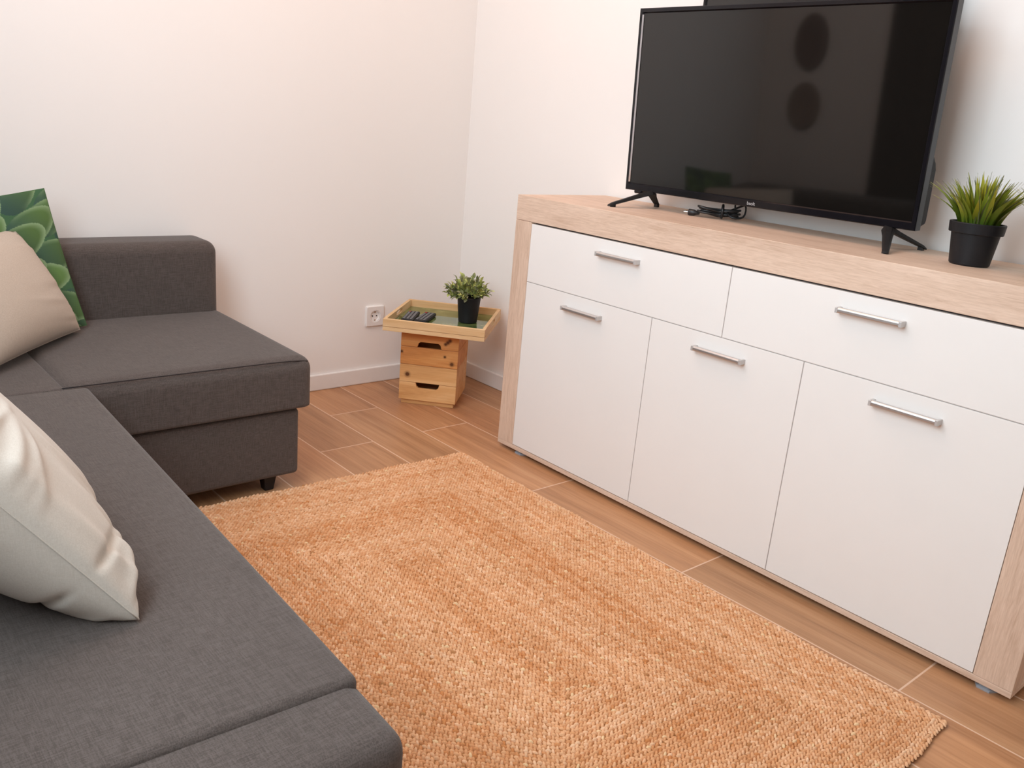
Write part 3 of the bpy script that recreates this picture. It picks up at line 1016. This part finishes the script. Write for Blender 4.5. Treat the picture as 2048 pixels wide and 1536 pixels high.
# ------------------------------------------------------------------ cushions
def pillow(name, label, origin, e1, e2, size, thick, mat, n=90, pinch=0.05, wr=0.0, seed=0, seamr=0.0011, size2=None, tb=None, zmin=None, xmin=None, print_fn=None, seam_mat=None, group=None, sag=None):
    """origin = corner, e1 / e2 = in-plane unit axes, front face along e1 x e2"""
    e1, e2 = Vector(e1).normalized(), Vector(e2)
    e2 = (e2 - e1 * e2.dot(e1)).normalized()
    nn = e1.cross(e2)
    t = thing(name, label, 'cushion', origin, 0, group)
    r = np.random.default_rng(seed)
    ph = r.uniform(0, 6.28, 12)
    rows = [(r.uniform(0.02, 0.98), r.uniform(-0.35, 0.35), r.uniform(0.016, 0.04), r.uniform(0.4, 1.0) * r.choice((-1, 1, 1)), r.uniform(0.18, 0.5), k % 2) for k in range(26)]
    def surf(u, v, s):
        a, b = 2 * u - 1, 2 * v - 1
        # concave outline
        px = a * (1 - pinch * (1 - b * b)) if True else a
        py = b * (1 - pinch * (1 - a * a))
        prof = ((1 - abs(a) ** 2.4) * (1 - abs(b) ** 2.4)) ** 0.48
        h = s * (thick if s > 0 or tb is None else tb) / 2 * prof
        if wr:
            w = 0
            for (vk, sl, sg, am, ln, side) in rows:
                uu, vv = (u, v) if side == 0 else (v, u)
                if side and s < 0:
                    continue
                dd = vv - vk - sl * uu
                w += am * math.exp(-(dd / sg) ** 2) * math.exp(-(uu / ln) ** 2) * min(1.0, uu * 18)
            h += s * wr * w
        if sag:
            dv = sag(a, b)
        else:
            dv = 0
        p = e1 * (size * (px + 1) / 2) + e2 * ((size2 or size) * (py + 1) / 2) + nn * (h + dv)
        if zmin is not None and p.z + origin[2] < zmin:
            p.z = zmin - origin[2]
        if xmin is not None:
            # rests against what stands behind it
            lim = xmin(p.z + origin[2]) if callable(xmin) else xmin
            if p.x + origin[0] < lim:
                p.x = lim - origin[0] + (0.0015 if s > 0 else 0.003) * (1 if callable(xmin) else 0)
        return p
    verts, faces, cols = [], [], []
    for s in (1, -1):
        o0 = len(verts)
        for j in range(n + 1):
            for i in range(n + 1):
                u = 0.5 - 0.5 * math.cos(math.pi * i / n) * 0.999
                w = 0.5 - 0.5 * math.cos(math.pi * j / n) * 0.999
                u = 0.4 * u + 0.6 * i / n
                w = 0.4 * w + 0.6 * j / n
                u = min(max(u, 0), 1)
                w = min(max(w, 0), 1)
                if i in (0, n):
                    u = i / n
                if j in (0, n):
                    w = j / n
                verts.append(surf(u, w, s))
                if print_fn:
                    cols.append(print_fn(u, w))
        for j in range(n):
            for i in range(n):
                q = o0 + j * (n + 1) + i
                faces.append((q, q + 1, q + n + 2, q + n + 1) if s > 0 else (q, q + n + 1, q + n + 2, q + 1))
    o = mk('cover', verts, faces, mat, t, smooth=True)
    if print_fn:
        set_colors(o, 'print', np.array(cols))
    # edge seam
    ed = []
    K = 24
    for k in range(K):
        ed.append(surf(k / K, 0, 1))
    for k in range(K):
        ed.append(surf(1, k / K, 1))
    for k in range(K):
        ed.append(surf(1 - k / K, 1, 1))
    for k in range(K):
        ed.append(surf(0, 1 - k / K, 1))
    Geo().tube(ed, seamr, 6, True).out('edge_seam', seam_mat or mat, t, smooth=True)
    return t

MAT['green_hem'] = plain('dark_green_hem', (0.06, 0.14, 0.05), 0.8, 0.2)
# printed cushion: overlapping succulent leaves
def leaf_print(seed=4):
    r = random.Random(seed)
    N = 420
    img = np.zeros((N, N, 3))
    img[:] = (0.045, 0.11, 0.05)
    ys, xs = np.mgrid[0:N, 0:N] / (N - 1)
    cx, cy = 0.86, 0.36
    L = []
    for ring in range(8, 0, -1):
        rad = 0.135 * ring
        cnt = 4 + int(ring * 2.3)
        for k in range(cnt):
            a = 2 * math.pi * (k + 0.5 * (ring % 2)) / cnt + r.uniform(-.07, .07)
            L.append((cx + rad * math.cos(a), cy + rad * math.sin(a), a, 0.155, r.random()))
    for (lx, ly, a, sz, q) in L:
        dx, dy = xs - lx, ys - ly
        u = (dx * math.cos(a) + dy * math.sin(a)) / (sz * 1.25)
        w = (-dx * math.sin(a) + dy * math.cos(a)) / (sz * 0.72)
        rad = np.sqrt(u * u + w * w * (1 + 0.35 * np.clip(u, -1, 1)))
        ins = rad < 1
        body = np.array((0.085, 0.155, 0.045)) * (0.75 + 0.5 * q)
        deep = np.array((0.030, 0.070, 0.055))
        t = np.clip((u + 0.9) / 1.5, 0, 1)[..., None] ** 1.2
        c = deep * (1 - t) + body * t
        c = c * (1 + 0.25 * np.clip(-w, -1, 1)[..., None] * 0.6)
        rim = np.clip((rad - 0.70) / 0.28, 0, 1)[..., None] ** 1.5 * np.clip((u + 0.5), 0, 1)[..., None] * np.clip(1.15 - rad, 0, .12)[..., None] / .12
        c = c * (1 - rim) + np.array((0.21, 0.31, 0.16)) * rim
        img[ins] = c[ins]
    return lambda u, w: img[min(N - 1, int(w * (N - 1))), min(N - 1, int(u * (N - 1)))]

pillow('printed_cushion', 'green cushion printed with succulent leaves, leaning on the sofa backrest',
       (0.300, -1.5735, 0.411), (0.02, -1.0, -0.17), (-0.085, -0.062, 0.361), 0.39, 0.07, MAT['print'], tb=0.055, zmin=0.4025, xmin=0.204, n=230, seam_mat=MAT['green_hem'], pinch=0.02, seed=2, print_fn=leaf_print())
pillow('beige_cushion', 'plain beige cushion in the sofa corner, in front of the green printed one',
       (0.345, -1.604, 0.412), (0.74, -0.67, 0.0), (-0.17, -0.54, 0.80), 0.46, 0.03, MAT['beige'], size2=0.315, tb=0.15, zmin=0.4025, xmin=lambda z: 0.3345 - 0.226 * (z - 0.411), n=70, pinch=0.03, wr=0.002, seed=3)
pillow('linen_cushion', 'pale grey wrinkled linen cushion nearest the camera, cut by the left photo edge',
       (1.858, -1.950, 0.406), (-1.0, 0.05, 0.0), (0.0, -0.60, 0.80), 0.45, 0.135, MAT['linen'], tb=0.25, zmin=0.403, n=150, pinch=0.035, wr=0.010, seed=9)

# ------------------------------------------------------------------ braided rug
def rug():
    TL, TR, BR, BL = (0.814, -0.577), (2.432, -0.595), (2.470, -1.69), (0.778, -1.69)
    Wd, Ht = 1.63, 1.12
    rw = Ht / 2 / 47                  # width of one braid
    step = 0.0115
    # unit stitch: elongated low dome
    K = 6
    prof = [(0.0, 0.0)]
    sv = [(0, 0, 1.0)]
    for k in range(K):
        a = 2 * math.pi * k / K
        sv.append((math.cos(a) * 0.72, math.sin(a) * 0.72, 0.62))
    for k in range(K):
        a = 2 * math.pi * k / K
        sv.append((math.cos(a), math.sin(a), 0.0))
    sv = np.array(sv)
    sfc = [(0, 1 + k, 1 + (k + 1) % K) for k in range(K)]
    sfq = [(1 + k, 1 + K + k, 1 + K + (k + 1) % K, 1 + (k + 1) % K) for k in range(K)]
    C, D, tone = [], [], []
    nr = 47
    RT_ = rng.normal(0, 1.5, 60)
    RT_ = 0.25 * RT_[:-2] + 0.5 * RT_[1:-1] + 0.25 * RT_[2:]
    for i in range(nr):
        off = rw * (i + 0.5)
        a, b = Wd / 2 - off, Ht / 2 - off
        if b < 0.004:
            break
        rc = 0.0
        # perimeter path: four straights + quarter arcs
        segs = []
        segs.append((np.array([-a + rc, b]), np.array([1, 0]), 2 * (a - rc)))
        segs.append((np.array([a, b - rc]), np.array([0, -1]), 2 * (b - rc)))
        segs.append((np.array([a - rc, -b]), np.array([-1, 0]), 2 * (a - rc)))
        segs.append((np.array([-a, -b + rc]), np.array([0, 1]), 2 * (b - rc)))
        ringtone = RT_[i]
        ph1, ph2 = rng.uniform(0, 6.28, 2)
        s_acc = rng.uniform(0, 1)
        for p0, dr, Ls in segs:
            nst = max(1, int(round(Ls / step)))
            s = (np.arange(nst) + 0.5) / nst * Ls
            nrm = np.array([-dr[1], dr[0]])
            wav = ringtone * 0.62 + rng.normal(0, 0.25) + 0.40 * np.sin(s * 5.1 + ph1) * np.sin(s * 2.3 + ph2)
            for sd in (-1, 1):
                P = p0[None] + dr[None] * (s + sd * step * 0.25)[:, None] + nrm[None] * sd * rw * 0.24 + rng.normal(0, 0.0006, (nst, 2))
                ang = math.atan2(dr[1], dr[0]) + sd * 0.55 + rng.normal(0, 0.12, nst)
                C.append(P)
                D.append(ang)
                tone.append(wav + rng.normal(0, 0.95, nst))
        for qx, qy in ((-1, 1), (1, 1), (1, -1), (-1, -1)):
            C.append(np.array([[qx * (a + 0.0005), qy * (b + 0.0005)]]))
            D.append(np.array([math.atan2(-qx, qy)]))
            tone.append(np.array([ringtone * 0.75]))
    C = np.concatenate(C)
    A = np.concatenate(D)
    T = np.concatenate(tone)
    n = len(C)
    ln = rng.uniform(0.0064, 0.0080, n)
    wd = rng.uniform(0.0032, 0.0042, n)
    ht = rng.uniform(0.0038, 0.0072, n)
    ca, sa = np.cos(A), np.sin(A)
    lx = sv[None, :, 0] * ln[:, None]
    ly = sv[None, :, 1] * wd[:, None]
    X = C[:, 0:1] + lx * ca[:, None] - ly * sa[:, None]
    Y = C[:, 1:2] + lx * sa[:, None] + ly * ca[:, None]
    Z = 0.0060 + sv[None, :, 2] * ht[:, None]
    def warp(X, Y):
        u, w = X / Wd + 0.5, Y / Ht + 0.5
        # small waviness along the hand-made edge
        u = u + 0.0016 * np.sin(w * 31) * (np.abs(u - 0.5) * 2) ** 4
        w = w + 0.0022 * np.sin(u * 43) * (np.abs(w - 0.5) * 2) ** 4
        xx = (BL[0] * (1 - u) + BR[0] * u) * (1 - w) + (TL[0] * (1 - u) + TR[0] * u) * w
        yy = (BL[1] * (1 - u) + BR[1] * u) * (1 - w) + (TL[1] * (1 - u) + TR[1] * u) * w
        return xx, yy
    X, Y = warp(X, Y)
    nv = len(sv)
    co = np.stack([X, Y, Z], -1).reshape(-1, 3).astype(np.float32)
    base = (np.arange(n) * nv)[:, None, None]
    F3 = (base + np.array(sfc)[None]).reshape(-1, 3)
    F4 = (base + np.array(sfq)[None]).reshape(-1, 4)
    me = bpy.data.meshes.new('braid')
    me.vertices.add(len(co))
    me.vertices.foreach_set('co', co.ravel())
    nl = F3.size + F4.size
    me.loops.add(nl)
    me.loops.foreach_set('vertex_index', np.concatenate([F3.ravel(), F4.ravel()]).astype(np.int32))
    npol = len(F3) + len(F4)
    me.polygons.add(npol)
    starts = np.concatenate([np.arange(len(F3)) * 3, F3.size + np.arange(len(F4)) * 4]).astype(np.int32)
    me.polygons.foreach_set('loop_start', starts)
    me.update(calc_edges=True)
    me.validate()
    me.polygons.foreach_set('use_smooth', np.ones(len(me.polygons), bool))
    t = np.clip(0.5 + 0.17 * T, 0, 1)[:, None]
    lo, mi, hi = np.array((0.56, 0.235, 0.085)), np.array((0.70, 0.39, 0.205)), np.array((0.82, 0.55, 0.355))
    col = np.where(t < 0.5, lo + (mi - lo) * t * 2, mi + (hi - mi) * (t - 0.5) * 2)
    odd = rng.random(n)
    col[odd < 0.006] = (0.46, 0.22, 0.09)
    col[(odd > 0.985)] = (0.78, 0.55, 0.32)
    cols = np.repeat(col, nv, 0)
    me.materials.append(MAT['rug'])
    ob = bpy.data.objects.new('braid', me)
    COL.objects.link(ob)
    set_colors(ob, 'tone', cols)
    root = thing('jute_rug', 'rectangular braided orange jute rug lying on the floor before the sideboard', 'rug')
    ob.parent = root
    u = np.array([-Wd / 2 + 0.004, Wd / 2 - 0.004])
    pts = []
    for z in (0.0005, 0.0068):
        for (a, b) in ((u[0], -Ht / 2 + .004), (u[1], -Ht / 2 + .004), (u[1], Ht / 2 - .004), (u[0], Ht / 2 - .004)):
            x, y = warp(np.array(a), np.array(b))
            pts.append((float(x), float(y), z))
    mk('rug_backing', pts, [(0, 3, 2, 1), (4, 5, 6, 7), (0, 1, 5, 4), (1, 2, 6, 5), (2, 3, 7, 6), (3, 0, 4, 7)], MAT['rug_back'], root)
rug()
